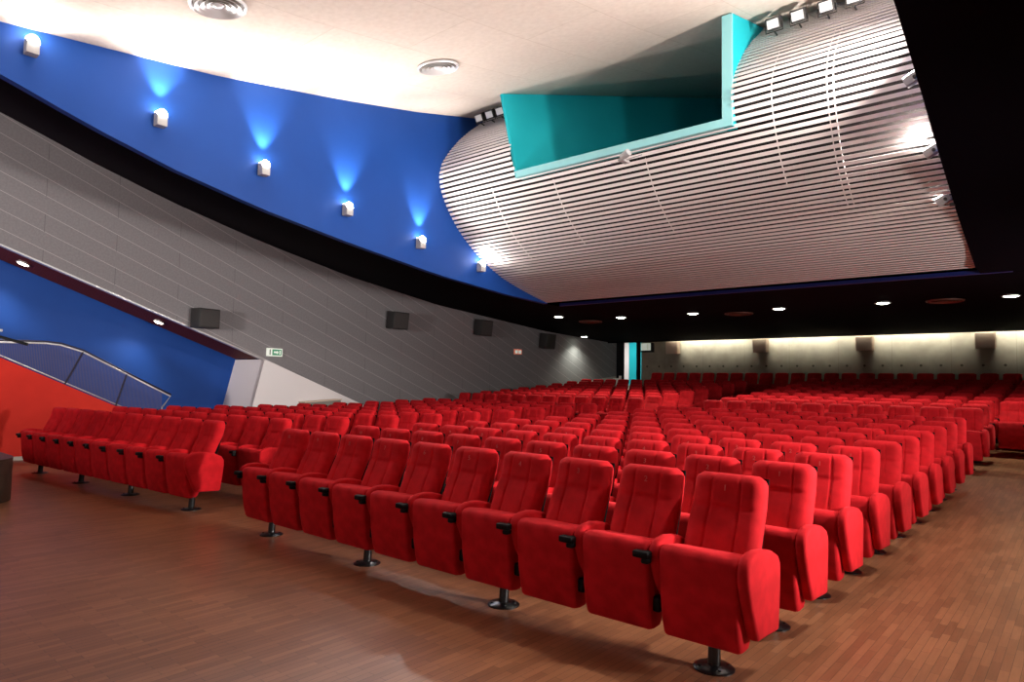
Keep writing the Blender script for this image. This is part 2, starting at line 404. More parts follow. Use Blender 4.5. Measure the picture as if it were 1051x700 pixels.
# projection window (teal)
b = MB()
def lj(z, y, off=0): return (jamb_left(z, y) - off, y, z)
rows = [[lj(5.28 + (ceil_z(y) + .05 - 5.28) * t, y) for t in (0, .5, 1)] for y in np.linspace(FY, 17, 14)]
b.grid(rows)
rows = [[lj(5.28 + (ceil_z(y) + .05 - 5.28) * t, y, .06) for t in (0, .5, 1)] for y in np.linspace(FY, 10.4, 5)]
b.grid(rows)
z1 = ceil_z(FY)
b.quad(lj(5.28, FY), lj(z1, FY), lj(z1, FY, .06), lj(5.28, FY, .06))
struct(b.build('wall_booth_left', M['teal']))
b = MB(); b.prism_yz([(FY + .002, 5.28), (17, 5.28), (17, 8.85), (12, 7.64), (10.17, 7.20), (FY, ceil_z(FY) - .02)], WX1 - .14, WX1); struct(b.build('wall_booth_right', M['teal']))
b = MB(); b.box((WX1 - .145, FY - .03, 5.28), (WX1 + .004, FY, ceil_z(FY) - .03)); struct(b.build('trim_booth_right', M['teal_lit']))
b = MB(); b.box((-7.66, FY - .03, 5.28), (WX1 - .145, FY + .25, 5.40)); struct(b.build('trim_booth_sill', M['teal_lit']))
b = MB(); b.box((-9, FY + .25, 5.26), (WX1 - .14, 17, 5.30)); struct(b.build('floor_booth', M['backing']))
b = MB(); b.box((-9, 17, 5.2), (WX1, 17.1, 9)); struct(b.build('wall_booth_rear', M['backing']))
p = thing('projector', (-4.35, 10.6, 5.30), 'grey projector half hidden at the right end of the teal booth window', 'projector')
b = MB(); b.box((-.34, -.3, .1), (.34, .4, .50), .03); b.build('body', M['grey_box'], p, True, 40)
b = MB(); b.cyl((0, -.3, .3), (0, -.42, .3), .08, .07); b.build('lens', M['black'], p, True, 40)
b = MB(); b.box((-.25, -.2, 0), (-.15, .3, .1)); b.box((.15, -.2, 0), (.25, .3, .1)); b.build('feet', M['black'], p)

# ------------------------------------------------------------------ lamps
def uplight(side):
    """wall uplight; local +x points away from the wall; origin on the wall"""
    r = bpy.data.objects.new('wall_uplight', None); COL.objects.link(r)
    b = MB(); b.prism = None
    prof_ = [(.02, -.10), (.15, -.10), (.15, .03), (.10, .09), (.02, .09)]   # (x, z)
    a = [b.bm.verts.new((x, -.066, z)) for x, z in prof_]; c = [b.bm.verts.new((x, .066, z)) for x, z in prof_]
    b.bm.faces.new(a); b.bm.faces.new(c[::-1])
    for k in range(5): b.bm.faces.new([a[k], c[k], c[(k + 1) % 5], a[(k + 1) % 5]])
    b.build('housing', M['lamp_white'], r)
    b = MB(); b.box((0, -.04, -.06), (.025, .04, .05)); b.build('mounting_plate', M['lamp_white'], r)
    b = MB(); b.quad((.152, -.065, .033), (.152, .065, .033), (.104, .065, .094), (.104, -.065, .094)); b.quad((.10, -.065, .094), (.10, .065, .094), (.03, .065, .094), (.03, -.065, .094))
    bmesh.ops.create_uvsphere(b.bm, u_segments=16, v_segments=8, radius=.066, matrix=Matrix.Translation((.118, 0, .065)))
    b.build('lens', M['lens'], r)
    return r
UP = dict(energy=235, col=(1, .93, .85))
up0 = uplight(1)
light('uplight_beam', 'SPOT', (.14, 0, .16), up0, UP['energy'], UP['col'], (.95, 0, .34), spot_size=math.radians(179), spot_blend=1.0, shadow_soft_size=.06)
light('uplight_scallop', 'SPOT', (.145, 0, .16), up0, 210, UP['col'], (-.14, 0, 1), spot_size=math.radians(64), spot_blend=.85, shadow_soft_size=.03)
LPOS = [(2.16, 5.56), (3.66, 5.14), (5.19, 4.84), (6.74, 4.53), (8.41, 4.24), (10.08, 4.03)]
LAB = ['white uplight on blue wall nearest the left edge of the photo', 'second uplight from the left on the blue wall, below a pale scallop', 'third uplight from the left along the blue wall', 'third uplight from the slatted ceiling on the blue wall', 'second uplight from the slatted ceiling on the blue wall', 'uplight on blue wall right beside the slatted ceiling, lowest of six']
for i, ((y, z), lb) in enumerate(zip(LPOS, LAB)):
    o = up0 if i == 0 else copy_tree(up0)
    o.location = (XB, y, z); tag(o, lb, 'wall light', 'uplights along the blue wall')
RPOS = [(8.36, 5.04), (9.47, 4.53), (10.27, 4.10)]
LAB = ['topmost white spotlight at the right end of the slatted ceiling', 'middle white spotlight at the right end of the slatted ceiling', 'lowest white spotlight at the right end of the slatted ceiling, beside the glare']
for (y, z), lb in zip(RPOS, LAB):
    r = thing('side_spotlight', (XR, y, z), lb, 'spotlight', 'white spotlights at the right end of the slats')
    rt = Matrix.Rotation(math.radians(-28), 3, 'Y')
    b = MB(); b.box((-.20, -.045, -.02), (-.03, .045, .09), .012, 2, rt, (-.1, 0, 0)); b.build('housing', M['lamp_white'], r, True, 40)
    b = MB(); b.box((-.06, -.02, -.07), (0.0, .02, -.03)); b.cyl((-.10, -.075, .02), (-.10, .075, .02), .02, n=12); b.build('bracket', M['speaker_dark'], r)
    b = MB(); b.box((-.19, -.038, .092), (-.04, .038, .096), 0, 2, rt, (-.1, 0, 0)); b.build('lens', M['lens'], r)
    light('side_beam', 'SPOT', (-.18, 0, .2), r, 560, (1, .92, .84), (-.75, -.2, .6), spot_size=math.radians(150), spot_blend=.7, shadow_soft_size=.05)

for (y, z), lb in zip([(5.3, 5.90), (6.9, 5.50)], ['front uplight on the right blue wall above the black soffit', 'second uplight on the right blue wall above the black soffit']):
    o = copy_tree(up0)
    for ch in o.children:
        if ch.type == 'LIGHT': ch.data = ch.data.copy(); ch.data.energy *= .8
    o.location = (XR, y, z); o.rotation_euler = (0, 0, math.pi); tag(o, lb, 'wall light', 'uplights along the right blue wall')
# unseen fill lamps added low on the right wall, behind the camera's right shoulder
for (y, z, e, aim), lb in zip([(5.6, 2.1, 3900, (-15.5, 3.2, 4.4)), (8.4, 2.1, 1000, (-15.5, 9.0, 3.6)), (11.6, 2.2, 1250, (-15.5, 15.5, 4.2))], ['front added fill lamp on the right wall', 'middle added fill lamp on the right wall', 'rear added fill lamp on the right wall']):
    r = thing('side_fill_lamp', (XE, y, z), lb, 'wall light', 'added fill lamps on the right wall')
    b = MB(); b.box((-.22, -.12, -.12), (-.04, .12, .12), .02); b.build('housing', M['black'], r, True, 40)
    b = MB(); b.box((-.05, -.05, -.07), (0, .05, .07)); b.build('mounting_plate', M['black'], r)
    light('side_fill_beam', 'SPOT', (-.26, 0, 0), r, e, (1, .94, .89), Vector(aim) - Vector((XE, y, z)), spot_size=math.radians(74), spot_blend=1.0, shadow_soft_size=.25)

# floodlights tucked between ceiling and slats
def flood():
    r = bpy.data.objects.new('floodlight', None); COL.objects.link(r)
    rt = Matrix.Rotation(math.radians(28), 3, 'X')
    b = MB(); b.box((-.105, -.05, -.085), (.105, .06, .085), .015, 2, rt, (0, 0, 0)); b.build('housing', M['speaker_dark'], r, True, 40)
    b = MB(); b.box((-.08, -.058, -.06), (.08, -.048, .06), 0, 2, rt, (0, 0, 0)); b.build('glass', M['flood_glass'], r)
    b = MB(); b.tube([(-.12, 0, 0), (-.12, .02, -.11), (.12, .02, -.11), (.12, 0, 0)], .01, 6); b.cyl((0, .03, -.11), (0, .12, -.12), .012, n=8); b.build('yoke', M['speaker_dark'], r)
    return r
f0 = flood()
FX = [(-9.05, 'leftmost of three black floodlights between blue wall and teal booth'), (-8.77, 'middle one of three black floodlights left of the teal booth'), (-8.50, 'black floodlight touching the left edge of the teal booth'),
      (-3.29, 'black floodlight nearest the right side of the teal booth'), (-2.95, 'second black floodlight right of the teal booth'), (-2.58, 'third black floodlight right of the teal booth'), (-2.24, 'fourth black floodlight right of the teal booth, cut by the top edge')]
for i, (x, lb) in enumerate(FX):
    o = f0 if i == 0 else copy_tree(f0)
    o.location = (x, 9.45, 6.88 if x < -5 else 6.82); tag(o, lb, 'floodlight', 'floodlights above the slatted ceiling')
r = thing('clamp_spotlight', (-5.36, 8.80, 5.12), 'small white spotlight clamped just under the teal booth sill', 'spotlight')
b = MB(); b.cyl((-.02, -.02, .0), (.12, -.05, .05), .05, .06, 16); b.build('body', M['lamp_white'], r, True, 40)
b = MB(); b.box((-.10, .0, -.03), (-.01, .2, .01)); b.tube([(-.3, .12, .0), (-.1, .1, -.01), (.25, .12, .03)], .008, 6); b.build('bracket', M['lamp_white'], r)

# round ceiling diffusers
def vent(r0, mr, mc):
    r = bpy.data.objects.new('air_diffuser', None); COL.objects.link(r)
    b = MB(); b.lathe([(r0 * .86, -.001), (r0 * .88, -.018), (r0 * .96, -.03), (r0, -.012), (r0, -.001)], (0, 0, 0)); b.build('rim', mr, r, True, 60)
    b = MB()
    for k, f in enumerate((.80, .60, .40)):
        b.lathe([(r0 * f, -.04 + .005 * k), (r0 * (f - .09), -.016 + .004 * k), (r0 * (f - .14), -.004)], (0, 0, 0))
    b.lathe([(0, -.03), (r0 * .16, -.022), (r0 * .2, -.004)], (0, 0, 0)); b.build('cones', mc, r, True, 60)
    b = MB(); b.lathe([(0, -.002), (r0 * .95, -.002)], (0, 0, 0)); b.build('duct', M['grey_box'], r)
    return r
v0 = vent(.32, M['chrome'], M['chrome'])
for i, (x, y, lb) in enumerate([(-7.5, 6.87, 'round metal air diffuser in the beige ceiling between blue wall and teal booth'), (-7.55, 3.46, 'round metal air diffuser in beige ceiling cut by the top edge')]):
    o = v0 if i == 0 else copy_tree(v0)
    sl = math.atan((ceil_z(y + .2) - ceil_z(y - .2)) / .4)
    o.location = (x, y, ceil_z(y) - .012); o.rotation_euler = (sl, 0, 0); tag(o, lb, 'air vent', 'diffusers in the beige ceiling')
def soff(y): return 3.5 - .1 * (y - 12.45) / 11.85
v1 = vent(.34, M['copper'], M['copper']); v1.name = 'soffit_diffuser'
for i, (x, y, lb) in enumerate([(-2.19, 15.98, 'brown round diffuser in black soffit nearest the right edge'), (-6.55, 16.2, 'brown round diffuser in black soffit, middle one of three'), (-11.0, 16.3, 'brown round diffuser in black soffit nearest the grey wall')]):
    o = v1 if i == 0 else copy_tree(v1)
    zz = soff(y) if x > XB else soff(y) + .12 * ((XB - x) / 5.9) ** 1.3
    o.location = (x, y, zz - .015); tag(o, lb, 'air vent', 'diffusers in the black soffit')

# downlights
def downlight(lens, e, col, spot, rad):
    r = bpy.data.objects.new('downlight', None); COL.objects.link(r)
    b = MB(); b.lathe([(rad * .82, .03), (rad * .84, -.012), (rad * 1.0, -.016), (rad * 1.06, .0)], (0, 0, 0)); b.build('bezel', M['lamp_white'], r, True, 60)
    b = MB(); b.lathe([(0, -.006), (rad * .55, -.028), (rad * .83, -.008)][0:1] + [(0, -.03), (rad * .55, -.026), (rad * .83, -.008)][1:], (0, 0, 0)); b.build('lens', lens, r)
    light('downlight_beam', 'SPOT', (0, 0, -.05), r, e, col, (0, 0, -1), spot_size=math.radians(spot), spot_blend=.75, shadow_soft_size=.09)
    return r
d0 = downlight(M['down_lens'], 150, (.93, 1, .84), 128, .15)
ordn = ['first', 'second', 'third', 'fourth', 'fifth', 'sixth', 'seventh', 'eighth', 'ninth', 'tenth', 'eleventh', 'twelfth']
dls = [(-11.6, 15.55), (-9.55, 15.6), (-7.5, 15.65), (-5.4, 15.7), (-3.27, 15.75), (-1.1, 15.8)]
for i, (x, y) in enumerate(dls):
    o = d0 if i == 0 else copy_tree(d0)
    t = max(0, (XB - x) / (XB - XL + .1)); z0 = soff(y); zz = z0 + (grey_top(y) - z0) * t ** 1.3
    o.location = (x, y, zz - .02)
    tag(o, ['downlight in the black soffit nearest the grey left wall', 'second downlight from the grey wall in the soffit row', 'third downlight from the grey wall in the soffit row', 'third soffit downlight from the right edge of the photo', 'second soffit downlight from the right edge of the photo', 'soffit downlight nearest the right edge of the photo'][i], 'downlight', 'downlights across the black soffit')
o = copy_tree(d0); o.location = (-15.0, 21.8, grey_top(21.8) - .03); tag(o, 'lone downlight in the soffit in front of the rear door', 'downlight')
# downlights over the right aisle, above the frame
d1 = downlight(M['down_lens'], 820, (1, .95, .86), 120, .13)
for i, (x, y) in enumerate([(.9, 5.6), (.9, 9.6), (.9, 1.6)]):
    o = d1 if i == 0 else copy_tree(d1)
    if i == 1:
        for ch in o.children:
            if ch.type == 'LIGHT': ch.data = ch.data.copy(); ch.data.energy = 330
    o.location = (x, y, right_z(y) - .02); tag(o, ['front downlight in the black soffit above the right aisle', 'rear downlight in the black soffit above the right aisle', 'downlight in the black soffit right above the camera'][i], 'downlight', 'downlights above the right aisle')
b = MB(); b.box((-12.5, -5.95, .6), (2.6, -5.9, 5.4)); struct(b.build('wall_screen', M['white']))
# unseen fill lights added on the front wall behind the camera
def front_fill_light(x, z, e, aim, label, spot=52):
    r = thing('front_fill_spot', (x, -5.7, z), label, 'fill light', 'added fill lights on the front wall')
    b = MB(); b.cyl((0, 0, 0), (0, .3, 0), .12, .15, 20); b.build('housing', M['black'], r, True, 40)
    b = MB(); b.tube([(-.16, .12, 0), (-.16, .12, .2), (.16, .12, .2), (.16, .12, 0)], .012, 6); b.cyl((0, .1, .2), (0, -.3, .2), .02, n=8); b.build('yoke', M['black'], r)
    light('front_fill_beam', 'SPOT', (0, .34, 0), r, e, (1, .94, .90), Vector(aim) - Vector((x, -5.7, z)), spot_size=math.radians(spot), spot_blend=.9, shadow_soft_size=.6)
def screen_fill(x, label):  # added unseen lamps; the screen bounces their light into the hall as fill
    r = thing('screen_fill_spot', (x, -2.6, ceil_z(-2.6)), label, 'lamp', 'added screen fill lamps on the ceiling')
    b = MB(); b.box((-.15, -.1, -.30), (.15, .1, -.10), .02); b.build('housing', M['black'], r, True, 40)
    b = MB(); b.cyl((0, 0, 0), (0, 0, -.1), .03, n=10); b.build('stem', M['black'], r)
    light('screen_fill_beam', 'SPOT', (0, -.14, -.2), r, 420, (1, .95, .90), (0, -3.3, -2.2), spot_size=math.radians(110), spot_blend=.8, shadow_soft_size=.1)
for x_, l_ in ((-10, 'added ceiling lamp washing the left part of the screen'), (-5, 'added ceiling lamp washing the middle of the screen'), (-2.2, 'added ceiling lamp washing the right part of the screen')): screen_fill(x_, l_)
front_fill_light(-9.5, 2.6, 3900, (-15.5, 4.6, 4.9), 'added fill light left of the screen aimed at the grey fascia')
front_fill_light(-6.0, 3.6, 900, (-15.5, 12, 4.2), 'added fill light right of the first, aimed along the grey fascia')
# alcove lights
d2 = downlight(M['warm_lens'], 120, (1, .90, .78), 125, .12)
for i, (x, y, lb) in enumerate([(-16.3, 3.78, 'warm recessed light under grey fascia at the left edge'), (-16.35, 6.46, 'warm recessed light under the grey fascia above the blue alcove wall')]):
    o = d2 if i == 0 else copy_tree(d2)
    o.location = (x, y, grey_bot(y) - .012); o.rotation_euler = (math.atan(-.361), 0, 0); tag(o, lb, 'recessed light', 'lights under the grey fascia')
# cove lamps behind the rear soffit (tubes with their light)
for k in range(5):
    x = -11.2 + 3.3 * k
    o = thing('cove_lamp', (x, 24.385, 3.80), ordn[k] + ' tube lamp from the left in the slot above the concrete wall', 'lamp', 'tube lamps in the rear slot')
    b = MB(); b.cyl((-1.5, 0, 0), (1.5, 0, 0), .02, n=10); b.build('tube', M['cove_tube'], o)
    b = MB(); b.box((-1.55, -.04, .03), (1.55, .04, .09)); b.build('batten', M['lamp_white'], o)
    light('cove_glow', 'AREA', (0, .03, -.03), o, 34, (1, .95, .80), (0, 1, -.50), shape='RECTANGLE', size=3.0, size_y=.06, spread=math.radians(92))

# ------------------------------------------------------------------ things on the walls
def speaker(loc, w, h, d, rz, cab, gr, label, group, tilt=0):
    r = thing('wall_speaker', loc, label, 'speaker', group, rz)      # local +x faces the hall
    rt = Matrix.Rotation(tilt, 3, 'Y'); pv = (d / 2 + .06, 0, 0)
    b = MB(); b.box((.06, -w / 2, -h / 2), (.06 + d, w / 2, h / 2), .015, 2, rt, pv); b.build('cabinet', cab, r, True, 40)
    b = MB(); b.box((.06 + d, -w / 2 + .025, -h / 2 + .03), (.072 + d, w / 2 - .025, h / 2 - .03), .006, 1, rt, pv); b.build('grille', gr, r)
    b = MB(); b.box((0, -.06, -.10), (.012, .06, .10)); b.box((0, -.02, -.02), (.08, .02, .02)); b.build('bracket', M['black'], r)
    return r
G = 'charcoal speakers on the grey wall'
s = speaker((XL, 7.0, 2.98), .52, .44, .34, math.radians(10), M['speaker_dark'], M['speaker_grille'], 'charcoal speaker turned towards the camera at the lower edge of grey wall', G)
speaker((XL, 12.65, 3.40), .56, .50, .34, 0, M['speaker_dark'], M['speaker_grille'], 'charcoal speaker in the middle of the grey wall', G, .12)
speaker((XL, 16.3, 3.46), .56, .52, .34, 0, M['speaker_dark'], M['speaker_grille'], 'charcoal speaker high on the grey wall, third from the left', G, .12)
speaker((XL, 19.8, 3.22), .56, .56, .34, 0, M['speaker_dark'], M['speaker_dark'], 'black speaker in the dark corner under the soffit, farthest on grey wall', G, .12)
G = 'tan speakers on the concrete wall'
for x, lb in [(-2.38, 'tan speaker on the concrete wall nearest the right edge'), (-5.71, 'tan speaker on the concrete wall, second from the right'), (-9.2, 'tan speaker on the concrete wall, second from the left'), (-12.74, 'tan speaker on concrete wall nearest the rear door')]:
    speaker((x, YB, 3.18), .50, .50, .30, math.radians(-90), M['speaker_tan'], M['speaker_tan'], lb, G, .08)

# exit sign on the fascia
r = thing('exit_sign', (XL, 8.90, 2.30), 'small green and white exit sign at the tip of the grey fascia', 'sign')
b = MB(); b.box((0, -.21, -.10), (.05, .21, .10), .006, 1); b.build('case', M['sign_white'], r)
b = MB(); b.box((.05, -.07, -.075), (.054, .18, .075)); b.build('green_field', M['green'], r)
b = MB(); b.box((.05, -.145, -.07), (.055, -.12, .07)); b.build('door_bar', M['sign_dark'], r)
b = MB(); b.box((.054, -.03, -.02), (.057, .06, .025)); b.quad((.057, .055, -.05), (.057, .055, .05), (.057, .10, .0), (.057, .10, -.0)); b.box((.054, .12, -.05), (.057, .15, .05))
b.build('arrow', M['sign_white'], r)
r = thing('emergency_sign', (XL, 18.35, 2.76), 'tiny red lit sign on the grey wall behind the seats', 'sign')
b = MB(); b.box((0, -.20, -.09), (.04, .20, .09)); b.build('case', M['orange_sign'], r)
b = MB(); b.box((.04, -.17, -.06), (.044, -.03, .05)); b.box((.04, .02, -.06), (.044, .16, .05)); b.build('panel', M['sign_white'], r)
r = thing('lit_sign', (-13.98, YB, 3.22), 'pale lit sign box on the wall right of the rear door', 'sign')
b = MB(); b.box((-.29, -.10, -.2), (.29, 0, .2), .01, 1); b.build('case', M['speaker_dark'], r)
b = MB(); b.box((-.27, -.11, -.12), (.17, -.10, .18)); b.build('panel', M['sign_white'], r)
b = MB(); b.box((.02, -.115, -.09), (.035, -.11, .15)); b.box((.09, -.115, -.09), (.10, -.11, .12)); b.build('mark', M['skirt'], r)
# curtains of the rear door
def curtain(x0, x1, label):
    b = MB(); n = 24
    fr_ = [(x0 + (x1 - x0) * k / n, YB - .06 + .04 * math.sin(k * 1.9)) for k in range(n + 1)]
    b.grid([[(x, y, 1.2) for x, y in fr_], [(x, y, 3.5) for x, y in fr_]]); b.grid([[(x, y + .02, 1.2) for x, y in fr_], [(x, y + .02, 3.5) for x, y in fr_]])
    tag(b.build('door_curtain', M['curtain'], None, True), label, 'curtain', 'black curtains of the rear door')
curtain(-15.48, -15.12, 'black curtain on the left side of the rear door'); curtain(-14.50, -14.33, 'black curtain on the right side of the rear door')
r = thing('stair_newel', (-14.95, 24.4, floor_z(24.4)), 'white newel post with short panel before the rear door', 'post')
b = MB(); b.box((-.045, -.045, 0), (.045, .045, .88), .01, 1); b.build('post', M['white'], r)
b = MB(); b.box((-.36, -.02, .45), (-.045, .02, .78)); b.build('panel', M['white'], r)
# grey box against the white wall
r = thing('wall_cabinet', (XL, 10.2, floor_z(10.2)), 'warm grey box with sloping top against white wall behind the seats', 'cabinet')
b = MB(); b.prism_yz([(-.54, 0), (.54, 0), (.54, 1.05), (-.54, .99)], 0, .28); b.build('body', M['grey_box'], r)
b = MB(); b.prism_yz([(-.56, .99), (.56, 1.055), (.56, 1.08), (-.56, 1.015)], 0, .30); b.build('lid', M['speaker_tan'], r)

# mesh railing on the red parapet
xr = XL - .19
r = thing('stair_railing', (xr, 0, 0), 'mesh-filled stair railing on top of the red parapet', 'railing')
topr = [(.8, 2.24), (3.35, 2.24), (3.82, 2.255), (4.1, 2.26), (4.35, 2.24), (4.75, 2.12), (5.6, 1.68), (6.53, 1.21)]
def tr(y): return float(np.interp(y, [p[0] for p in topr], [p[1] for p in topr]))
b = MB(); b.tube([(0, y, z) for y, z in topr] + [(0, 6.36, .96)], .018, 8); b.build('top_rail', M['pale_metal'], r, True)
b = MB(); b.tube([(0, y, red_top(y) + .05) for y in (.8, 3, 5, 6.36 - .06)] + [(0, 6.36, .96)], .014, 8); b.build('bottom_rail', M['pale_metal'], r, True)
b = MB(); b.tube([(.02, y, z + .035) for y, z in topr], .016, 8); b.build('handrail', M['rail_dark'], r, True)
for y0, y1 in ((2.9, 2.9), (4.45, 4.75), (5.41, 5.6)):
    b = MB(); b.tube([(0, y0, red_top(y0)), (0, y1, tr(y1))], .02, 8); b.build('rail_post', M['rail_dark'], r)
b = MB(); y = .85
while y < 6.36:
    z0 = red_top(y) + .05; z1 = tr(y)
    if z1 - z0 > .03: b.box((-.004, y - .006, z0), (.004, y + .006, z1))
    y += .026
b.build('mesh_infill', M['mesh'], r)

# dark rounded platform and boom stand at the left edge
b = MB(); pts = [(-14.4, .6), (-10.9, .6)]
for a in np.linspace(-90, 0, 8): pts.append((-10.72 + .42 * math.cos(math.radians(a)), 1.02 + .42 * math.sin(math.radians(a))))
for a in np.linspace(0, 90, 12): pts.append((-10.95 + .65 * math.cos(math.radians(a)), 1.90 + .65 * math.sin(math.radians(a))))
pts += [(-14.4, 2.55)]
def prism_xy(b, pts, z0, z1):
    a = [b.bm.verts.new((x, y, z0)) for x, y in pts]; c = [b.bm.verts.new((x, y, z1)) for x, y in pts]
    b.bm.faces.new(a[::-1]); b.bm.faces.new(c)
    for k in range(len(pts)): b.bm.faces.new([a[k], a[(k + 1) % len(pts)], c[(k + 1) % len(pts)], c[k]])
r = thing('stage_platform', (0, 0, 0), 'dark low platform with rounded corner at the left edge', 'platform')
prism_xy(b, pts, 0, .52); b.build('body', M['darkwood'], r, True, 30)
b = MB(); prism_xy(b, pts, .521, .55); b.build('top', M['darkwood'], r, True, 30)
r = thing('boom_stand', (-12.55, 2.35, .55), 'black boom arm with pale tip reaching in at the left edge above railing', 'stand')
b = MB(); b.cyl((0, 0, 0), (0, 0, 1.68), .014, n=10); b.build('pole', M['black'], r)
b = MB(); b.lathe([(0, .03), (.1, .025), (.14, 0)], (0, 0, 0)); b.build('base', M['black'], r)
b = MB(); b.tube([(-.1, -.05, 1.72), (.15, .15, 1.68), (.55, .55, 1.53)], .022, 8); b.build('boom', M['black'], r)
b = MB(); b.tube([(.0, .05, 1.74), (.3, .28, 1.73)], .02, 8); b.build('clip', M['chrome'], r)

# ------------------------------------------------------------------ cinema seats
W = .54
def backrest_mesh():
    sp = [(.03, .52), (.065, .60), (.105, .69), (.145, .78), (.182, .85), (.210, .90), (.228, .96), (.240, 1.02), (.250, 1.09)]
    hw = [.231, .231, .231, .231, .229, .227, .226, .225, .224]
    P = np.array(sp); d = np.r_[0, np.cumsum(np.hypot(*np.diff(P, axis=0).T))]; d /= d[-1]
    nv, nu = 26, 44
    b = MB(); front = []; back = []
    for j in range(nv + 1):
        t = j / nv
        y = np.interp(t, d, P[:, 0]); z = np.interp(t, d, P[:, 1]); h = np.interp(t, d, hw)
        zt = (z - 1.025) / .065
        if zt > 0: h *= (1 - .24 * min(zt, 1) ** 3.0)
        fr_, bk = [], []
        for i in range(nu + 1):
            u = -1 + 2 * i / nu
            puff = .058 * (1 - abs(u) ** 8)
            for c in (-.40, .40): puff -= .011 * math.exp(-((u - c) / .028) ** 2)
            puff -= .003 * math.exp(-((z - .884) / .012) ** 2)
            if zt > 0: puff *= math.sqrt(max(0, 1 - min(1, zt) ** 2.4)) * .9 + .1
            puff += .010 * min(1, max(0, (z - .84) / .07)) * (1 - abs(u) ** 4)
            if t < .03: puff *= .5
            nyv = np.array([-.86, .5]) if z < .9 else np.array([-.98, .15])
            fr_.append((u * h, y + nyv[0] * puff, z + nyv[1] * puff * .6))
            bk.append((u * h * .985, y + .035, z - .006))
        front.append(fr_); back.append(bk)
    vf = [[b.bm.verts.new(p) for p in r] for r in front]; vb = [[b.bm.verts.new(p) for p in r] for r in back]
    for v_ in (vf, vb):
        for a, c in zip(v_, v_[1:]):
            for k in range(nu): b.bm.faces.new([a[k], a[k + 1], c[k + 1], c[k]])
    for j in range(nv):
        for k in (0, nu): b.bm.faces.new([vf[j][k], vf[j + 1][k], vb[j + 1][k], vb[j][k]])
    for k in range(nu):
        for j in (0, nv): b.bm.faces.new([vf[j][k], vf[j][k + 1], vb[j][k + 1], vb[j][k]])
    return b.mesh('backrest', M['velvet'], True, 70)
def shell_mesh():
    pr = [(.075, .42), (.100, .42), (.150, .60), (.242, .86), (.278, .96), (.298, 1.065), (.280, 1.075), (.262, .97), (.230, .875), (.125, .60)]
    b = MB(); b.loft(pr, [-.222, -.219, -.21, .21, .219, .222], [.006, .002, 0, 0, .002, .006]); return b.mesh('back_shell', M['shell'], True, 50)
def cushion_mesh():
    pr = [(-.180, .195), (-.165, .178), (-.12, .172), (-.06, .178), (-.03, .22), (.0, .45), (.04, .60), (.06, .645), (.04, .665), (-.04, .680), (-.12, .693), (-.17, .700), (-.205, .696), (-.230, .68), (-.240, .65), (-.236, .55), (-.222, .38), (-.200, .26)]
    hw = .234; b = MB()
    b.loft(pr, [-hw, -hw + .004, -hw + .012, -hw + .028, hw - .028, hw - .012, hw - .004, hw], [.028, .014, .005, 0, 0, .005, .014, .028])
    return b.mesh('seat_cushion', M['velvet'], True, 60)
ARM = [(-.125, .262), (-.10, .248), (.0, .245), (.180, .235), (.202, .25), (.222, .40), (.236, .55), (.232, .612), (.200, .660), (.115, .699), (.02, .718), (-.07, .730), (-.15, .727), (-.205, .710), (-.243, .675), (-.256, .625), (-.250, .56), (-.215, .46), (-.160, .34)]
ARMIN = [(-.075, .34), (-.05, .325), (.0, .32), (.13, .31), (.155, .33), (.180, .42), (.200, .55), (.200, .612), (.172, .660), (.10, .697), (.02, .718), (-.07, .730), (-.15, .725), (-.200, .706), (-.228, .675), (-.236, .635), (-.222, .58), (-.175, .47), (-.11, .38)]
def arm_mesh(x, hw, name, prof_=ARM):
    b = MB(); e = min(hw * .7, .024)
    b.loft(prof_, [x - hw, x - hw + e * .15, x - hw + e * .45, x - hw + e, x + hw - e, x + hw - e * .45, x + hw - e * .15, x + hw], [e * .9, e * .45, e * .16, 0, 0, e * .16, e * .45, e * .9])
    return b.mesh(name, M['velvet'], True, 60)
def cup_mesh(x):
    b = MB(); b.box((x - .055, -.285, .615), (x + .050, -.215, .655), .010, 2); b.box((x + .0, -.28, .585), (x + .050, -.23, .617), .010, 2)
    b.box((x - .01, -.24, .58), (x + .03, -.18, .63), .006, 1)
    return b.mesh('cup_holder', M['black'], True, 40)
def hinge_mesh(x):
    b = MB(); b.box((x - .025, -.165, .285), (x + .03, -.02, .375), .018, 3); b.box((x - .02, -.06, .26), (x + .02, .10, .32), .01, 1)
    return b.mesh('hinge_bracket', M['black'], True, 40)
def beam_mesh():
    b = MB(); b.box((-.230, -.02, .27), (.230, .06, .33)); return b.mesh('support_beam', M['black'])
def pedestal_mesh():
    b = MB(); b.cyl((0, 0, .015), (0, .02, .29), .036, n=20)
    b.lathe([(0, .022), (.045, .024), (.06, .018), (.105, .014), (.118, .006), (.118, -.004), (0, -.004)], (0, 0, 0), 28)
    for a in range(4): b.cyl((.085 * math.cos(a * 1.57 + .8), .085 * math.sin(a * 1.57 + .8), .012), (.085 * math.cos(a * 1.57 + .8), .085 * math.sin(a * 1.57 + .8), .022), .009, n=8)
    return b.mesh('pedestal', M['steel_black'], True, 40)
ME = dict(backrest=backrest_mesh(), back_shell=shell_mesh(), seat_cushion=cushion_mesh(), armrest=arm_mesh(W / 2, .034, 'armrest', ARMIN), armrest_left=arm_mesh(-W / 2, .034, 'armrest', ARMIN),
          side_panel=arm_mesh(W / 2 + .002, .036, 'side_panel'), side_panel_left=arm_mesh(-W / 2 - .002, .036, 'side_panel'),
          cup_holder=cup_mesh(W / 2 - .055), cup_holder_left=cup_mesh(-W / 2 + .02), hinge_bracket=hinge_mesh(W / 2 - .02), support_beam=beam_mesh(), pedestal=pedestal_mesh())
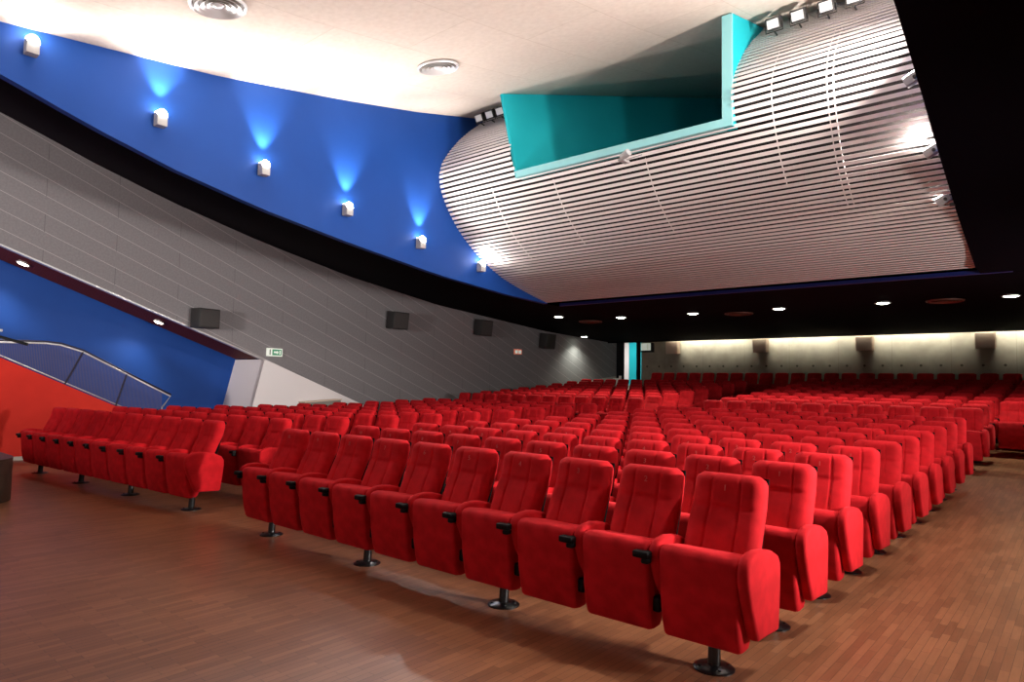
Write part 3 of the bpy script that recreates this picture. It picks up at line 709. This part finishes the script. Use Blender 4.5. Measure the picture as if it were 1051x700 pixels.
def num_mesh(s):
    c = bpy.data.curves.new('seat_number', 'FONT'); c.body = s; c.size = .052; c.align_x = 'CENTER'; c.extrude = .001
    o = bpy.data.objects.new('seat_number', c); COL.objects.link(o)
    dg = bpy.context.evaluated_depsgraph_get(); me = bpy.data.meshes.new_from_object(o.evaluated_get(dg))
    bpy.data.objects.remove(o); bpy.data.curves.remove(c)
    me.name = 'seat_number'; me.materials.clear(); me.materials.append(M['number'])
    me.transform(Matrix.Translation((0, .160, .995)) @ Matrix.Rotation(math.radians(82), 4, 'X')); return me
NUM = {k: num_mesh(str(k)) for k in range(1, 11)}

def make_proto(right_end, left_end, ped):
    r = bpy.data.objects.new('cinema_seat', None); COL.objects.link(r); r.empty_display_size = .1
    link('backrest', ME['backrest'], r); link('back_shell', ME['back_shell'], r); link('seat_cushion', ME['seat_cushion'], r)
    if right_end: link('side_panel', ME['side_panel'], r)
    else:
        a = link('armrest', ME['armrest'], r); link('cup_holder', ME['cup_holder'], a); link('hinge_bracket', ME['hinge_bracket'], r)
    if left_end:
        a = link('armrest', ME['armrest_left'], r); link('cup_holder', ME['cup_holder_left'], a)
    link('support_beam', ME['support_beam'], r)
    if ped: link('pedestal', ME['pedestal'], r)
    return r
# list of all seats: x, y, right end, left end, pedestal, label, group, number
SEATS = []
w_row = ordn
def row(x0, y, n, label_fn, group, num=False, right_end=True, rz=0.0):
    for k in range(n):
        SEATS.append(dict(x=x0 - W * k * math.cos(rz), y=y - W * k * math.sin(rz), rz=rz, re=(k == 0 and right_end), le=(k == n - 1), pd=(k % 3 == 0), lb=label_fn(k), g=group, num=k + 1 if num else None))
O12 = ordn
for r_ in range(10):
    if r_ == 0: lf = lambda k: f'red velvet seat number {k + 1} in the front row beside the right aisle' if k == 0 else f'red velvet seat in the front row, {O12[k]} from the right aisle'
    else: lf = lambda k, r_=r_: f'red velvet seat in the {O12[r_]} row of the front centre block, {O12[k]} from right aisle'
    row(-1.70, 3.82 + .94 * r_, 10, lf, 'seats of the front centre block', num=r_ < 4)
for r_ in range(10):
    if r_ == 0: lf = lambda k: f'red velvet seat in the front row of the left block, {O12[k]} from the centre aisle'
    else: lf = lambda k, r_=r_: f'red velvet seat in the {O12[r_]} row of the front left block, {O12[k]} from centre aisle'
    row(-8.50, 3.85 + .94 * r_, 10, lf, 'seats of the front left block', rz=math.radians(4.0))
for r_ in range(9):
    y = 14.5 + .93 * r_
    ext = 2 if r_ >= 2 else 0
    lf = lambda k, r_=r_: f'red velvet seat in the {O12[r_]} row behind the cross aisle, centre block, {O12[k]} from right'
    row(-1.70 + W * ext, y, 10 + ext, lf, 'seats of the rear centre block')
for r_ in range(8):
    lf = lambda k, r_=r_: f'red velvet seat in the {O12[r_]} row behind the cross aisle, left block, {O12[k]} from right'
    row(-8.58, 14.5 + .93 * r_, 12, lf, 'seats of the rear left block')
row(-1.15, 23.75, 23, lambda k: f'shaded red seat in the last row, place {k + 1} from the right', 'seats of the last row')

CAM_LOC = Vector((0, 0, 1.62))
yaw, pit, roll, F_PX = .7098, .0633, .0172, 691.2
Fv = Vector((-math.sin(yaw) * math.cos(pit), math.cos(yaw) * math.cos(pit), math.sin(pit)))
Rv = Vector((math.cos(yaw), math.sin(yaw), 0)); Uv = Rv.cross(Fv)
R2 = Rv * math.cos(roll) + Uv * math.sin(roll); U2 = -Rv * math.sin(roll) + Uv * math.cos(roll)
for s in SEATS:
    s['z'] = floor_z(s['y']); s['d'] = (Vector((s['x'], s['y'], s['z'] + .9)) - CAM_LOC).dot(Fv)
SEATS.sort(key=lambda s: s['d'])
PROTO = {}
for s in SEATS[:300]:
    key = (s['re'], s['le'], s['pd'])
    if key not in PROTO: o = PROTO[key] = make_proto(*key)
    else: o = copy_tree(PROTO[key])
    for ch in o.children:
        if ch.name.startswith('backrest'): bk = ch
        for g in list(ch.children):
            if g.name.startswith('seat_number'): bpy.data.objects.remove(g)
    if s['num']: s['_bk'] = bk
    o.location = (s['x'], s['y'], s['z']); o.rotation_euler = (0, 0, s['rz']); tag(o, s['lb'], 'seat', s['g'])
for s in SEATS[:300]:
    if s['num']: link('seat_number', NUM[s['num']], s['_bk'])
# the farthest rows: one mass
def mass(seats):
    vs, fs, mi = [], [], []; off = 0; cache = {}
    for s in seats:
        parts = ['backrest', 'back_shell', 'seat_cushion', 'side_panel' if s['re'] else 'armrest'] + (['armrest_left'] if s['le'] else []) + (['pedestal'] if s['pd'] else [])
        for p in parts:
            if p not in cache:
                me = ME[p]; co = np.empty(len(me.vertices) * 3); me.vertices.foreach_get('co', co)
                cache[p] = (co.reshape(-1, 3), [tuple(f.vertices) for f in me.polygons], 0 if me.materials[0] == M['velvet'] else 1)
            co, pf, k = cache[p]
            vs.append(co + np.array([s['x'], s['y'], s['z']])); fs += [tuple(i + off for i in f) for f in pf]; mi += [k] * len(pf); off += len(co)
    me = bpy.data.meshes.new('cinema_seats'); me.from_pydata(np.concatenate(vs).tolist(), [], fs)
    me.materials.append(M['velvet']); me.materials.append(M['black'])
    me.polygons.foreach_set('material_index', mi); me.polygons.foreach_set('use_smooth', [True] * len(mi)); me.update()
    return link('cinema_seats', me)
tag(mass(SEATS[300:]), 'mass of distant red seats in the rearmost rows before the concrete wall and rear door', 'seats', None, 'stuff')
print('SEATS', len(SEATS))

# ------------------------------------------------------------------ camera and view
cd = bpy.data.cameras.new('camera'); cam = bpy.data.objects.new('camera', cd); COL.objects.link(cam)
cd.sensor_width = 36; cd.lens = F_PX * 36 / 1051; cd.clip_start = .05; cd.clip_end = 200
mw = Matrix((R2, U2, -Fv)).transposed().to_4x4(); mw.translation = CAM_LOC; cam.matrix_world = mw
SC.camera = cam
w = bpy.data.worlds.new('world'); SC.world = w; w.use_nodes = True
w.node_tree.nodes['Background'].inputs[0].default_value = (0, 0, 0, 1)
SC.view_settings.view_transform = 'Standard'; SC.view_settings.look = 'None'; SC.view_settings.gamma = 1; SC.view_settings.use_curve_mapping = False
SC.view_settings.exposure = 0.0
SC.cycles.max_bounces = 8; SC.cycles.diffuse_bounces = 5; SC.cycles.sample_clamp_indirect = 6
